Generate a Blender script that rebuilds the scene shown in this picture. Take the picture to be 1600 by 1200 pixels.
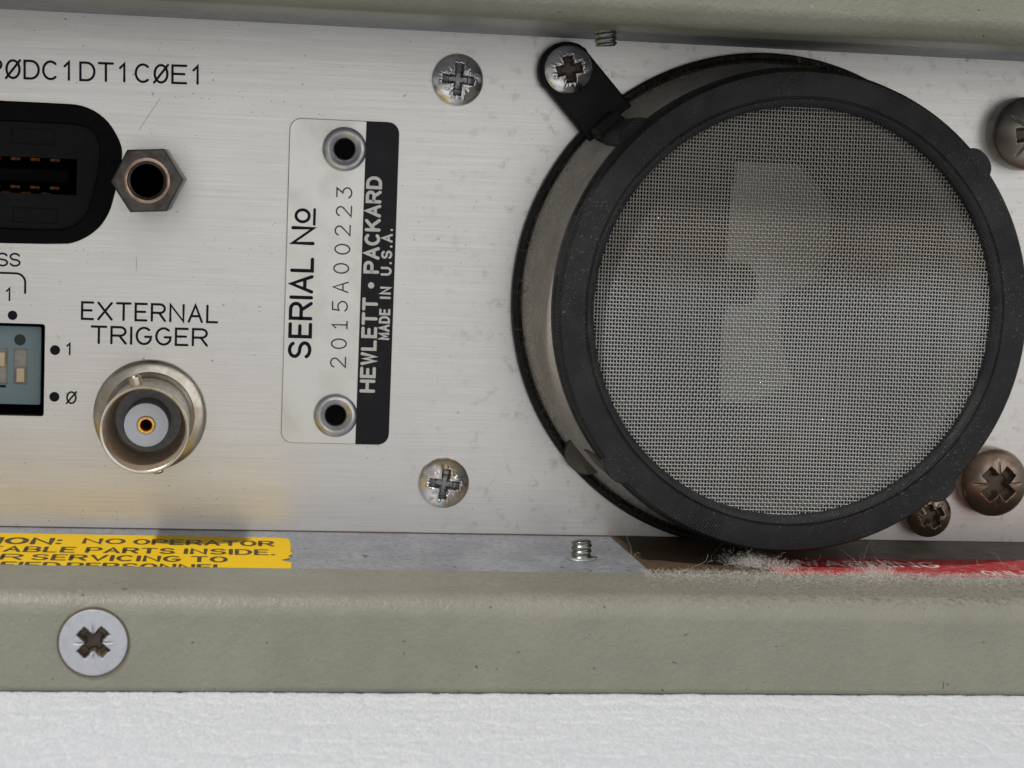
import bpy, bmesh, math, random
import numpy as np
from mathutils import Matrix, Vector
random.seed(7); rng = np.random.default_rng(11)
PI = math.pi
for o in list(bpy.data.objects): bpy.data.objects.remove(o)
S = bpy.context.scene
C = S.collection
# ------------------------------------------------------------ camera (1 unit = 1 cm; panel in the XZ plane, camera on the -Y side)
cam = bpy.data.cameras.new('camera'); camo = bpy.data.objects.new('camera', cam); C.objects.link(camo)
cam.sensor_width = 36.0; cam.lens = 67.93; cam.clip_start = 0.5; cam.clip_end = 2000
rt = Vector((0.990235, -0.13326, 0.040933)); up = Vector((-0.026277, 0.109938, 0.993591)); bk = Vector((-0.136906, -0.984965, 0.105363))
m = Matrix((rt, up, bk)).transposed().to_4x4(); m.translation = Vector((-3.030613, -22.157992, 1.178736))
camo.matrix_world = m
cam.dof.use_dof = True; cam.dof.focus_distance = 21.6; cam.dof.aperture_fstop = 0.6   # cm units: about f/35 in reality
S.camera = camo
# ------------------------------------------------------------ light
world = bpy.data.worlds.new('World'); S.world = world; world.use_nodes = True
bg = world.node_tree.nodes['Background']; bg.inputs[0].default_value = (1.0, 0.985, 0.965, 1); bg.inputs[1].default_value = 0.28
def area(name, direction, dist, size, power, color, target=(1, 0, -0.5), size_y=None):
    l = bpy.data.lights.new(name, 'AREA'); l.shape = 'RECTANGLE' if size_y else 'DISK'; l.size = size
    if size_y: l.size_y = size_y
    l.energy = power; l.color = color
    o = bpy.data.objects.new(name, l); C.objects.link(o)
    d = Vector(direction).normalized(); o.location = Vector(target) - d * dist
    o.rotation_euler = d.to_track_quat('-Z', 'Y').to_euler()
    return o
area('ceiling_lamp', (0.52, 0.46, -1.0), 140, 8, 150000, (1.0, 0.96, 0.9))
area('front_fill', (-0.45, 1.0, -0.35), 130, 230, 80000, (1.0, 0.985, 0.96), size_y=150)  # broad soft fill added at front right to brighten the panel reflections
S.view_settings.view_transform = 'Standard'; S.view_settings.look = 'None'
S.view_settings.exposure = 0; S.view_settings.gamma = 1; S.view_settings.use_curve_mapping = False
S.cycles.max_bounces = 8; S.cycles.caustics_reflective = False; S.cycles.sample_clamp_indirect = 3

# ------------------------------------------------------------ materials
class N:
    """tiny node helper"""
    def __init__(s, name):
        s.m = bpy.data.materials.new(name); s.m.use_nodes = True; s.t = s.m.node_tree
        s.b = s.t.nodes['Principled BSDF']; s.co = s.t.nodes.new('ShaderNodeTexCoord'); s.src = s.co.outputs['Object']
    def new(s, t, **k):
        n = s.t.nodes.new(t)
        for a, v in k.items(): setattr(n, a, v)
        return n
    def link(s, a, b): s.t.links.new(a, b)
    def mapped(s, scale=(1, 1, 1), rot=(0, 0, 0), loc=(0, 0, 0)):
        n = s.new('ShaderNodeMapping'); n.inputs['Scale'].default_value = scale; n.inputs['Rotation'].default_value = rot
        n.inputs['Location'].default_value = loc; s.link(s.src, n.inputs['Vector']); return n.outputs[0]
    def noise(s, scale, detail=3, rough=.55, vec=None, dist=0):
        n = s.new('ShaderNodeTexNoise'); n.inputs['Scale'].default_value = scale; n.inputs['Detail'].default_value = detail
        n.inputs['Roughness'].default_value = rough; n.inputs['Distortion'].default_value = dist
        s.link(vec if vec is not None else s.src, n.inputs['Vector']); return n.outputs['Fac']
    def voro(s, scale, feature='F1', vec=None, rand=1):
        n = s.new('ShaderNodeTexVoronoi', feature=feature); n.inputs['Scale'].default_value = scale; n.inputs['Randomness'].default_value = rand
        s.link(vec if vec is not None else s.src, n.inputs['Vector']); return n.outputs['Distance']
    def ramp(s, fac, stops):
        n = s.new('ShaderNodeValToRGB'); e = n.color_ramp.elements
        while len(e) < len(stops): e.new(.5)
        for i, (p, c) in enumerate(stops):
            e[i].position = p; e[i].color = (c, c, c, 1) if isinstance(c, (int, float)) else (*c, 1)
        s.link(fac, n.inputs[0]); return n.outputs[0]
    def mix(s, fac, a, b, blend='MIX'):
        n = s.new('ShaderNodeMix', data_type='RGBA', blend_type=blend)
        for i, v in ((0, fac), (6, a), (7, b)):
            if isinstance(v, (int, float)): n.inputs[i].default_value = v if i == 0 else (v, v, v, 1)
            elif isinstance(v, tuple): n.inputs[i].default_value = (*v, 1)
            else: s.link(v, n.inputs[i])
        return n.outputs[2]
    def math(s, op, a, b=0.0):
        n = s.new('ShaderNodeMath', operation=op)
        for i, v in enumerate((a, b)):
            if isinstance(v, (int, float)): n.inputs[i].default_value = v
            else: s.link(v, n.inputs[i])
        return n.outputs[0]
    def bump(s, h, strength, dist, prev=None):
        n = s.new('ShaderNodeBump'); n.inputs['Strength'].default_value = strength; n.inputs['Distance'].default_value = dist
        s.link(h, n.inputs['Height'])
        if prev is not None: s.link(prev, n.inputs['Normal'])
        return n.outputs[0]
    def done(s, color=None, rough=None, metal=None, normal=None, spec=None):
        for nm, v in (('Base Color', color), ('Roughness', rough), ('Metallic', metal), ('Specular IOR Level', spec)):
            if v is None: continue
            if isinstance(v, (int, float)): s.b.inputs[nm].default_value = v
            elif isinstance(v, tuple): s.b.inputs[nm].default_value = (*v, 1)
            else: s.link(v, s.b.inputs[nm])
        if normal is not None: s.link(normal, s.b.inputs['Normal'])
        return s.m

def mat_panel():
    n = N('brushed_aluminium')
    sx = n.mapped((.8, 55, 1)); lines = n.noise(1.0, 4, .75, sx)
    sx2 = n.mapped((.3, 22, 1)); lines2 = n.noise(1.0, 3, .6, sx2)
    blot = n.noise(1.1, 4, .6); fine = n.noise(30, 3, .6)
    col = n.mix(n.ramp(lines, [(.32, 0.0), (.68, 1.0)]), (.60, .592, .582), (.705, .695, .682))
    col = n.mix(n.ramp(blot, [(.45, 0.0), (.8, .25)]), col, (.55, .52, .48))
    sp = n.noise(9.5, 2, .5); spm = n.ramp(sp, [(.735, 0.0), (.76, .55)])          # small stains
    col = n.mix(spm, col, (.18, .165, .14))
    sp2 = n.noise(24, 1, .4, n.mapped((1, 1, 1.3), loc=(3, 1, 2))); sel = n.ramp(n.noise(.8, 2), [(.45, 0.0), (.62, 1.0)])
    spm2 = n.math('MULTIPLY', n.ramp(sp2, [(.71, 0.0), (.76, .6)]), sel)
    col = n.mix(spm2, col, (.12, .11, .10))
    sxyz = n.new('ShaderNodeSeparateXYZ'); n.link(n.src, sxyz.inputs[0]); mrx = n.new('ShaderNodeMapRange'); n.link(sxyz.outputs[0], mrx.inputs[0]); mrx.inputs[1].default_value = -1.6; mrx.inputs[2].default_value = .1; mrx.inputs[4].default_value = .9
    sm = n.math('MULTIPLY', n.ramp(n.noise(5.5, 4, .7, n.mapped((1, 1, 1), loc=(9, 2, 0))), [(.56, 0.0), (.66, .4)]), mrx.outputs[0])
    col = n.mix(sm, col, (.30, .285, .26))
    r = n.ramp(lines2, [(.3, .33), (.7, .38)])
    nb = n.bump(lines, .22, .004)
    tg = n.new('ShaderNodeCombineXYZ'); tg.inputs[2].default_value = 1.0; n.link(tg.outputs[0], n.b.inputs['Tangent']); n.b.inputs['Anisotropic'].default_value = .4
    return n.done(col, r, .95, nb)
def mat_ledge():
    n = N('sheet_aluminium')
    a = n.noise(2.2, 5, .65); b = n.noise(16, 4, .7, n.mapped((1, .5, 1)))
    col = n.mix(n.ramp(a, [(.35, 0.0), (.68, 1.0)]), (.27, .285, .33), (.40, .415, .46))
    col = n.mix(n.ramp(b, [(.45, 0.0), (.68, .75)]), col, (.17, .165, .16))
    sp = n.ramp(n.noise(11, 1, .5), [(.72, 0.0), (.75, .8)]); col = n.mix(sp, col, (.08, .06, .05))
    return n.done(col, .45, .35, n.bump(b, .3, .01))
def mat_olive(name='olive_hammer_paint'):
    n = N(name)
    a = n.noise(1.3, 4, .6); g = n.noise(15, 4, .6); f = n.noise(60, 3, .6)
    col = n.mix(n.ramp(a, [(.35, 0.0), (.65, 1.0)]), (.212, .214, .166), (.245, .246, .193))
    col = n.mix(n.ramp(f, [(.45, 0.0), (.75, .35)]), col, (.15, .15, .12))
    sp = n.ramp(n.noise(14, 1, .4), [(.77, 0.0), (.79, .75)]); col = n.mix(sp, col, (.04, .035, .03))
    sp = n.ramp(n.noise(26, 1, .4, n.mapped((1, 1, 1), loc=(5, 5, 5))), [(.80, 0.0), (.82, .8)]); col = n.mix(sp, col, (.5, .5, .45))
    # settled dust on faces that point up
    geo = n.new('ShaderNodeNewGeometry'); sep = n.new('ShaderNodeSeparateXYZ'); n.link(geo.outputs['Normal'], sep.inputs[0])
    upf = n.ramp(sep.outputs[2], [(.55, 0.0), (.95, 1.0)])
    so = n.new('ShaderNodeSeparateXYZ'); n.link(n.src, so.inputs[0])
    mr = n.new('ShaderNodeMapRange'); n.link(so.outputs[0], mr.inputs[0]); mr.inputs[1].default_value = -2; mr.inputs[2].default_value = 3.5; mr.inputs[3].default_value = .15; mr.inputs[4].default_value = .95
    dn = n.ramp(n.noise(12, 5, .7), [(.32, .2), (.62, 1.0)])
    dm = n.math('MULTIPLY', n.math('MULTIPLY', upf, mr.outputs[0]), dn)
    col = n.mix(dm, col, n.ramp(n.noise(20, 5, .75), [(.35, (.07, .06, .045)), (.55, (.25, .235, .20))]))
    r = n.mix(dm, .33, .95)
    nb = n.bump(g, .55, .024); nb = n.bump(f, .3, .008, nb)
    return n.done(col, r, 0, nb)
def mat_plastic(name, c, rough=.5, grain=60, gs=.3, dust=(.20, .18, .15), dust_amt=.25, spec=.5):
    n = N(name); f = n.noise(grain, 3, .6); a = n.noise(4, 5, .7)
    col = n.mix(n.ramp(a, [(.48, 0.0), (.75, dust_amt)]), c, dust)
    sp = n.ramp(n.noise(34, 1, .4), [(.74, 0.0), (.78, dust_amt * 1.6)]); col = n.mix(sp, col, tuple(min(1, 2.2 * x) for x in dust))
    return n.done(col, n.ramp(a, [(.3, rough - .08), (.7, rough + .12)]), 0, n.bump(f, gs, .006), spec)
def mat_ring():
    n = N('black_filter_plastic')
    k = 2 * PI / .036
    sep = n.new('ShaderNodeSeparateXYZ'); n.link(n.src, sep.inputs[0])
    sx = n.math('SINE', n.math('MULTIPLY', sep.outputs[0], k)); sy = n.math('SINE', n.math('MULTIPLY', sep.outputs[1], k * .87))
    w = n.math('MULTIPLY', sx, sy); a = n.noise(3, 5, .7); f = n.noise(45, 3, .65)
    col = n.mix(n.ramp(a, [(.42, 0.0), (.72, .35)]), (.011, .0115, .014), (.050, .046, .040))
    sp = n.ramp(n.noise(42, 2, .6), [(.62, 0.0), (.76, .45)]); sp = n.math('MULTIPLY', sp, n.ramp(n.noise(1.5, 2), [(.42, 0.0), (.6, 1.0)])); col = n.mix(sp, col, (.30, .27, .22))
    ml = n.math('MULTIPLY', w, n.ramp(n.noise(1.2, 2), [(.40, 0.0), (.6, 1.0)]))
    nb = n.bump(ml, .55, .010); nb = n.bump(f, .35, .008, nb)
    return n.done(col, n.ramp(a, [(.3, .42), (.7, .65)]), 0, nb, .27)
def mat_metal(name, c, rough=.25, tarnish=(.2, .15, .1), amt=.4, ts=6, grain=40, gs=.12, cuts=(.45, .7)):
    n = N(name); a = n.noise(ts, 4, .65); f = n.noise(grain, 3, .6)
    t = n.ramp(a, [(cuts[0], 0.0), (cuts[1], amt)])
    col = n.mix(t, c, tarnish)
    r = n.mix(t, rough, min(.9, rough + .25))
    return n.done(col, r, 1.0, n.bump(f, gs, .006))
def mat_weave():
    n = N('dusty_side_gauze')
    sep = n.new('ShaderNodeSeparateXYZ'); n.link(n.src, sep.inputs[0])
    ang = n.math('ARCTAN2', sep.outputs[1], sep.outputs[0])
    w1 = n.math('SINE', n.math('MULTIPLY', ang, 470)); w2 = n.math('SINE', n.math('MULTIPLY', sep.outputs[2], 2 * PI / .035))
    w = n.math('MULTIPLY', n.math('ADD', n.math('MULTIPLY', w1, w2), 1), .5)
    a = n.noise(2.2, 5, .7); f = n.noise(22, 4, .7)
    col = n.mix(n.ramp(a, [(.35, 0.0), (.7, 1.0)]), (.62, .585, .53), (.86, .83, .77))
    col = n.mix(n.ramp(f, [(.35, .35), (.6, 0.0)]), col, (.18, .14, .10))
    col = n.mix(n.ramp(w, [(.15, .6), (.45, 0.0)]), col, (.10, .085, .07))
    return n.done(col, .8, 0, n.bump(w, .4, .008))
def mat_wire():
    n = N('stainless_wire'); so = n.new('ShaderNodeSeparateXYZ'); n.link(n.src, so.inputs[0])
    a = n.math('ADD', n.math('MULTIPLY', n.noise(1.4, 4, .6), .55), n.ramp(n.math('ADD', n.math('MULTIPLY', so.outputs[1], -.5), .68), [(.30, 0.0), (.62, .42)])); f = n.noise(26, 3, .6)  # upper wires darker, lower paler: reflected surroundings painted into the wire colour
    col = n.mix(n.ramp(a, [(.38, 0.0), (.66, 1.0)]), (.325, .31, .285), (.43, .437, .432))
    col = n.mix(n.ramp(f, [(.5, 0.0), (.75, .4)]), col, (.36, .31, .24))
    return n.done(col, .42, .55, None)
def mat_shade_dust():
    n = N('brown_shade_dust'); a = n.noise(2.5, 5, .7); f = n.noise(18, 4, .7)
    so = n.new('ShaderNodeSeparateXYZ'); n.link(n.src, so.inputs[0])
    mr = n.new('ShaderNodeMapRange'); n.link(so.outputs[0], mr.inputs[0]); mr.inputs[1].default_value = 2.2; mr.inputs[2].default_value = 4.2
    base = n.mix(mr.outputs[0], (.085, .052, .028), (.19, .17, .145))  # brown on the left paints the filter's shade, grey on the right is dust
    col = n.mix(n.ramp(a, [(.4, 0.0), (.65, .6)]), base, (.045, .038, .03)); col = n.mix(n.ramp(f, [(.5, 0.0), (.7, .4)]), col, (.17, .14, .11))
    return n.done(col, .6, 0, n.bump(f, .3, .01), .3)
def mat_foam():
    n = N('expanded_polystyrene'); f = n.noise(1, 5, .75, n.mapped((46, 9, 46)))
    col = n.mix(n.ramp(f, [(.35, 0.0), (.7, 1.0)]), (.64, .68, .76), (.94, .96, 1.0))
    n.b.inputs['Subsurface Weight'].default_value = .6; n.b.inputs['Subsurface Radius'].default_value = (.12, .12, .13); n.b.inputs['Subsurface Scale'].default_value = 1.0
    return n.done(col, .28, 0, n.bump(n.noise(1, 3, .6, n.mapped((80, 18, 80))), .6, .010, n.bump(f, .6, .014)))
def mat_label(name, base, wear, amt=.35, dust=None):
    n = N(name); a = n.noise(5, 5, .7); f = n.noise(40, 3, .6)
    col = n.mix(n.ramp(a, [(.45, 0.0), (.75, amt)]), base, wear)
    if dust: col = n.mix(n.ramp(n.noise(7, 5, .75), [(.5, 0.0), (.68, .7)]), col, dust)
    return n.done(col, .6, 0, n.bump(f, .2, .006), .2)
def mat_plain(name, c, rough=.6, metal=0.0, var=.25, scale=20, spec=.5):
    n = N(name); f = n.noise(scale, 3, .6)
    col = n.mix(n.ramp(f, [(.35, 0.0), (.7, 1.0)]), tuple(x * (1 - var) for x in c), c)
    return n.done(col, rough, metal, n.bump(f, .15, .005), spec)

M = dict(panel=mat_panel(), ledge=mat_ledge(), olive=mat_olive(),
    ink=mat_plain('black_ink', (.010, .010, .020), .6, scale=60, spec=.15), ink2=mat_plain('stamped_ink', (.045, .045, .045), .6, scale=60),
    white_ink=mat_plain('white_print', (.78, .78, .74), .5, var=.1), lab_ink=mat_plain('label_ink', (.07, .045, .012), .6, scale=60, var=.4),
    red_ink=mat_plain('pink_print', (.85, .60, .58), .6, var=.3),
    plate=mat_metal('satin_plate', (.71, .71, .685), .42, (.66, .655, .61), .4, 2, 60, .06), black_paint=mat_plastic('black_plate_paint', (.010, .009, .014), .5, 80, .06, dust_amt=.03, spec=.25),
    zinc=mat_metal('bright_zinc', (.93, .93, .95), .22, (.66, .66, .68), .35, 8, 26, .25), zinc_tan=mat_metal('yellowed_zinc', (.86, .85, .84), .24, (.62, .48, .30), .9, 5, 26, .25, (.48, .6)),
    satin=mat_metal('satin_zinc', (.56, .57, .61), .62, (.47, .48, .52), .5, 9, 60, .1), bronze=mat_metal('bronzed_steel', (.36, .30, .24), .3, (.20, .10, .07), .8, 5, 30, .25),
    darksteel=mat_metal('dark_steel', (.34, .32, .29), .33, (.16, .13, .11), .6, 4, 30, .2), shade_dust=mat_shade_dust(), fleck=mat_plain('pale_fleck', (.45, .45, .40), .6), collar=mat_plain('pale_collar', (.80, .79, .74), .6, var=.15), recess_grey=mat_metal('grey_recess', (.30, .30, .31), .4, (.10, .09, .08), .7, 14, 30, .4), rivet=mat_metal('rivet_zinc', (.66, .66, .69), .36, (.40, .40, .42), .6, 8, 30, .25), recess=mat_plastic('dirty_recess', (.11, .080, .055), .5, 30, .3, (.03, .022, .016), .7),
    nickel=mat_metal('old_nickel', (.66, .63, .56), .24, (.42, .33, .24), .7, 3.5, 50, .12, (.4, .66)), nickel_dark=mat_metal('nickel_bore', (.85, .74, .60), .5, (.42, .30, .20), .8, 3, 50, .1, (.35, .6)),
    gold=mat_metal('gold_contact', (.86, .52, .14), .25, (.4, .16, .04), .5, 20), copper=mat_metal('worn_copper', (.48, .34, .27), .33, (.10, .06, .045), .7, 9), nut=mat_metal('blackened_nut', (.085, .078, .075), .36, (.05, .035, .03), .7, 7, 30, .2),
    steel=mat_metal('thread_steel', (.30, .31, .28), .25, (.2, .2, .17), .6, 14),
    ptfe=mat_plain('white_dielectric', (.86, .88, .95), .5, var=.04), seal=mat_plain('grey_seal', (.78, .76, .74), .6),
    ring=mat_ring(), black=mat_plastic('black_plastic', (.006, .006, .007), .55, 50, .3, dust_amt=.04, spec=.25), shell=mat_plastic('connector_shell', (.002, .002, .003), .6, 60, .2, (.01, .01, .01), .1, .1),
    insert=mat_plastic('connector_insert', (.006, .006, .008), .6, 60, .3, (.03, .03, .033), .3, .15), void=mat_plain('dark_interior', (.004, .004, .004), .9, spec=.1),
    brass=mat_metal('dull_brass', (.035, .014, .006), .38, (.2, .07, .02), .7, 18), groove=mat_plastic('dark_groove', (.012, .011, .010), .8, 40, .4, (.16, .12, .08), .8),
    gauze=mat_weave(), wire=mat_wire(), foam=mat_foam(), yellow=mat_label('yellow_label_film', (.86, .55, .014), (.74, .46, .02), .3, None),
    red=mat_label('red_label_film', (.36, .025, .03), (.25, .022, .022), .4, (.34, .27, .24)), tan=mat_plastic('grey_rib_plastic', (.085, .075, .065), .6, 40, .4, dust_amt=.6),
    dip=mat_plastic('blue_grey_plastic', (.17, .25, .30), .5, 60, .1, (.16, .24, .28), .3), slider=mat_plain('cream_plastic', (.62, .52, .36), .4, var=.1), slot=mat_plain('slot_plastic', (.36, .37, .35), .6),
    dot=mat_plain('dot_pit', (.03, .035, .04), .7), lint=mat_plain('lint_fibre', (.74, .71, .66), .95, var=.3, scale=8), brownlint=mat_plain('brown_lint', (.25, .19, .12), .95, var=.3, scale=8),
    blade=mat_plain('fan_plastic', (.010, .010, .010), .5), hub=mat_plain('hub_label', (.86, .84, .78), .6, var=.12, scale=5), hubdark=mat_plain('motor_case', (.008, .008, .008), .5))

# ------------------------------------------------------------ object helpers
FACE = Matrix(((1, 0, 0, 0), (0, 0, -1, 0), (0, 1, 0, 0), (0, 0, 0, 1)))    # local x right, y up, z out of the panel
def thing(name, label, cat, loc=(0, 0, 0), face=True, spin=0.0, group=None):
    o = bpy.data.objects.new(name, None); C.objects.link(o); o.empty_display_size = .2
    o.matrix_world = Matrix.Translation(loc) @ (FACE if face else Matrix.Identity(4)) @ Matrix.Rotation(spin, 4, 'Z')
    o['label'] = label; o['category'] = cat
    if group: o['group'] = group
    return o
def obj(name, me, mat, parent=None, loc=None, smooth=False, label=None, rz=0):
    if mat is not None and not me.materials: me.materials.append(mat)
    if smooth: me.shade_smooth()
    o = bpy.data.objects.new(name, me); C.objects.link(o)
    if parent is not None: o.parent = parent
    if loc: o.location = loc
    if rz: o.rotation_euler = (0, 0, rz)
    if label: o['label'] = label
    return o
def mesh(verts, faces, name='m'):
    me = bpy.data.meshes.new(name); me.from_pydata([tuple(v) for v in verts], [], [tuple(f) for f in faces]); me.update(); return me
def merge(meshes):
    bm = bmesh.new()
    for x in meshes: bm.from_mesh(x)
    me = bpy.data.meshes.new('m'); bm.to_mesh(me); bm.free(); return me
def moved(me, mat):
    me.transform(mat); return me
def slab(loops, z0, z1, bevel=0.0, res=2):
    """flat solid with holes from 2-D outlines, z0..z1"""
    cu = bpy.data.curves.new('c', 'CURVE'); cu.dimensions = '2D'; cu.fill_mode = 'BOTH'
    for lp in loops:
        sp = cu.splines.new('POLY'); sp.points.add(len(lp) - 1)
        for p, q in zip(sp.points, lp): p.co = (q[0], q[1], 0, 1)
        sp.use_cyclic_u = True
    cu.extrude = max(0, (z1 - z0) / 2 - bevel); cu.bevel_depth = bevel; cu.bevel_resolution = res; cu.offset = -bevel
    o = bpy.data.objects.new('c', cu); C.objects.link(o)
    dg = bpy.context.evaluated_depsgraph_get(); me = bpy.data.meshes.new_from_object(o.evaluated_get(dg))
    bpy.data.objects.remove(o); bpy.data.curves.remove(cu)
    me.transform(Matrix.Translation((0, 0, (z0 + z1) / 2))); return me
def circle(r, n=48, cx=0, cy=0, a0=0): return [(cx + r * math.cos(a0 + 2 * PI * i / n), cy + r * math.sin(a0 + 2 * PI * i / n)) for i in range(n)]
def rrect(x0, y0, x1, y1, r, n=6):
    o = []
    for cx, cy, a in ((x1 - r, y1 - r, 0), (x0 + r, y1 - r, 90), (x0 + r, y0 + r, 180), (x1 - r, y0 + r, 270)):
        for i in range(n + 1): t = math.radians(a + 90 * i / n); o.append((cx + r * math.cos(t), cy + r * math.sin(t)))
    return o
def smooth_poly(pts, it=2):
    for _ in range(it):
        q = []
        for i in range(len(pts)):
            a, b = pts[i], pts[(i + 1) % len(pts)]
            q += [(a[0] * .75 + b[0] * .25, a[1] * .75 + b[1] * .25), (a[0] * .25 + b[0] * .75, a[1] * .25 + b[1] * .75)]
        pts = q
    return pts
def lathe(prof, n=96, closed=False, sharp=35):
    v = []; f = []; k = len(prof)
    for i in range(n):
        a = 2 * PI * i / n
        for r, z in prof: v.append((r * math.cos(a), r * math.sin(a), z))
    for i in range(n):
        j = (i + 1) % n
        for s in range(k if closed else k - 1):
            t = (s + 1) % k
            f.append((i * k + s, j * k + s, j * k + t, i * k + t))
    me = mesh(v, f)
    bm = bmesh.new(); bm.from_mesh(me); bmesh.ops.remove_doubles(bm, verts=bm.verts, dist=1e-6); bmesh.ops.recalc_face_normals(bm, faces=bm.faces)
    for e in bm.edges:
        e.smooth = not (len(e.link_faces) == 2 and e.calc_face_angle(0) > math.radians(sharp))
    for fc in bm.faces: fc.smooth = True
    bm.to_mesh(me); bm.free(); return me
def cyl(r, z0, z1, n=48, bev=.01): return lathe([(0, z0), (r, z0), (r, z1 - bev), (r - bev, z1), (0, z1)], n)
def box(x0, x1, y0, y1, z0, z1, bev=0.0, seg=2):
    bm = bmesh.new(); bmesh.ops.create_cube(bm, size=1)
    bmesh.ops.scale(bm, vec=(x1 - x0, y1 - y0, z1 - z0), verts=bm.verts); bmesh.ops.translate(bm, vec=((x0 + x1) / 2, (y0 + y1) / 2, (z0 + z1) / 2), verts=bm.verts)
    if bev: bmesh.ops.bevel(bm, geom=bm.edges[:], offset=bev, segments=seg, affect='EDGES', profile=.5)
    me = bpy.data.meshes.new('m'); bm.to_mesh(me); bm.free(); return me
def prism(profile, x0, x1, seg=1, smooth=True):
    """profile in (y,z), extruded along x"""
    v = []; f = []; k = len(profile)
    for i in range(seg + 1):
        x = x0 + (x1 - x0) * i / seg
        v += [(x, y, z) for y, z in profile]
    for i in range(seg):
        for s in range(k): t = (s + 1) % k; f.append((i * k + s, i * k + t, (i + 1) * k + t, (i + 1) * k + s))
    f.append(tuple(range(k))); f.append(tuple(reversed(range(seg * k, seg * k + k))))
    me = mesh(v, f); bm = bmesh.new(); bm.from_mesh(me); bmesh.ops.recalc_face_normals(bm, faces=bm.faces)
    for e in bm.edges: e.smooth = not (len(e.link_faces) == 2 and e.calc_face_angle(0) > math.radians(28))
    for fc in bm.faces: fc.smooth = smooth
    bm.to_mesh(me); bm.free(); return me

# ------------------------------------------------------------ stroke lettering (single-stroke drafting capitals, like the engraved originals)
def arc(cx, cy, rx, ry, a0, a1, n=10): return [(cx + rx * math.cos(math.radians(a0 + (a1 - a0) * i / n)), cy + ry * math.sin(math.radians(a0 + (a1 - a0) * i / n))) for i in range(n + 1)]
G = {
 'A': [[(0, 0), (.5, 1), (1, 0)], [(.18, .34), (.82, .34)]],
 'B': [[(0, .5), (.6, .5)] + arc(.62, .25, .38, .25, 90, -90, 8) + [(0, 0), (0, 1), (.6, 1)] + arc(.6, .75, .33, .25, 90, -90, 8)],
 'C': [arc(.52, .5, .52, .5, 48, 312, 18)],
 'D': [[(0, 0), (0, 1), (.45, 1)] + arc(.45, .5, .55, .5, 90, -90, 12) + [(0, 0)]],
 'E': [[(1, 1), (0, 1), (0, 0), (1, 0)], [(0, .52), (.86, .52)]],
 'F': [[(1, 1), (0, 1), (0, 0)], [(0, .52), (.86, .52)]],
 'G': [arc(.52, .5, .52, .5, 48, 330, 18) + [(1, .45), (.6, .45)]],
 'H': [[(0, 0), (0, 1)], [(1, 0), (1, 1)], [(0, .52), (1, .52)]],
 'I': [[(0, 0), (0, 1)]],
 'K': [[(0, 0), (0, 1)], [(.95, 1), (0, .36)], [(.36, .6), (1, 0)]],
 'L': [[(0, 1), (0, 0), (.95, 0)]],
 'M': [[(0, 0), (0, 1), (.5, .25), (1, 1), (1, 0)]],
 'N': [[(0, 0), (0, 1), (1, 0), (1, 1)]],
 'O': [arc(.5, .5, .52, .5, 90, 450, 26)],
 'P': [[(0, 0), (0, 1), (.62, 1)] + arc(.62, .73, .38, .27, 90, -90, 8) + [(0, .46)]],
 'Q': [arc(.5, .5, .52, .5, 90, 450, 26), [(.62, .28), (1, -.05)]],
 'R': [[(0, 0), (0, 1), (.62, 1)] + arc(.62, .74, .36, .26, 90, -90, 8) + [(0, .48)], [(.55, .48), (1, 0)]],
 'S': [arc(.5, .75, .44, .25, 20, 270, 12) + arc(.5, .25, .47, .25, 90, -160, 12)],
 'T': [[(0, 1), (1, 1)], [(.5, 1), (.5, 0)]],
 'U': [[(0, 1), (0, .4)] + arc(.5, .4, .5, .4, 180, 360, 12) + [(1, 1)]],
 'V': [[(0, 1), (.5, 0), (1, 1)]],
 'W': [[(0, 1), (.28, 0), (.5, .8), (.72, 0), (1, 1)]],
 'X': [[(0, 0), (1, 1)], [(0, 1), (1, 0)]],
 'Y': [[(0, 1), (.5, .5), (1, 1)], [(.5, .5), (.5, 0)]],
 '0': [arc(.5, .5, .46, .5, 90, 450, 26)],
 'Z': [arc(.5, .5, .46, .5, 90, 450, 26), [(0, -.02), (1, 1.02)]],      # slashed zero
 '1': [[(.2, .76), (.5, 1), (.5, 0)]],
 '7': [[(.2, .76), (.5, 1), (.5, 0)], [(.15, 0), (.85, 0)]],               # one with a foot
 '2': [arc(.48, .72, .44, .28, 165, -35, 12) + [(.02, 0), (1, 0)]],
 '3': [[(.05, 1), (.9, 1), (.45, .6)] + arc(.45, .3, .5, .3, 85, -160, 12)],
 '5': [[(.9, 1), (.15, 1), (.08, .56)] + arc(.45, .32, .5, .32, 120, -150, 12)],
 ':': [[(0, .1), (0, .16)], [(0, .66), (0, .72)]], '.': [[(0, 0), (0, .05)]], '-': [[(0, .5), (.001, .52)]],
}
WID = {'I': 0, ':': 0, '.': 0, '-': 0, '1': .5, '7': .8, 'L': .8, 'F': .8, 'E': .82}
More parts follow.
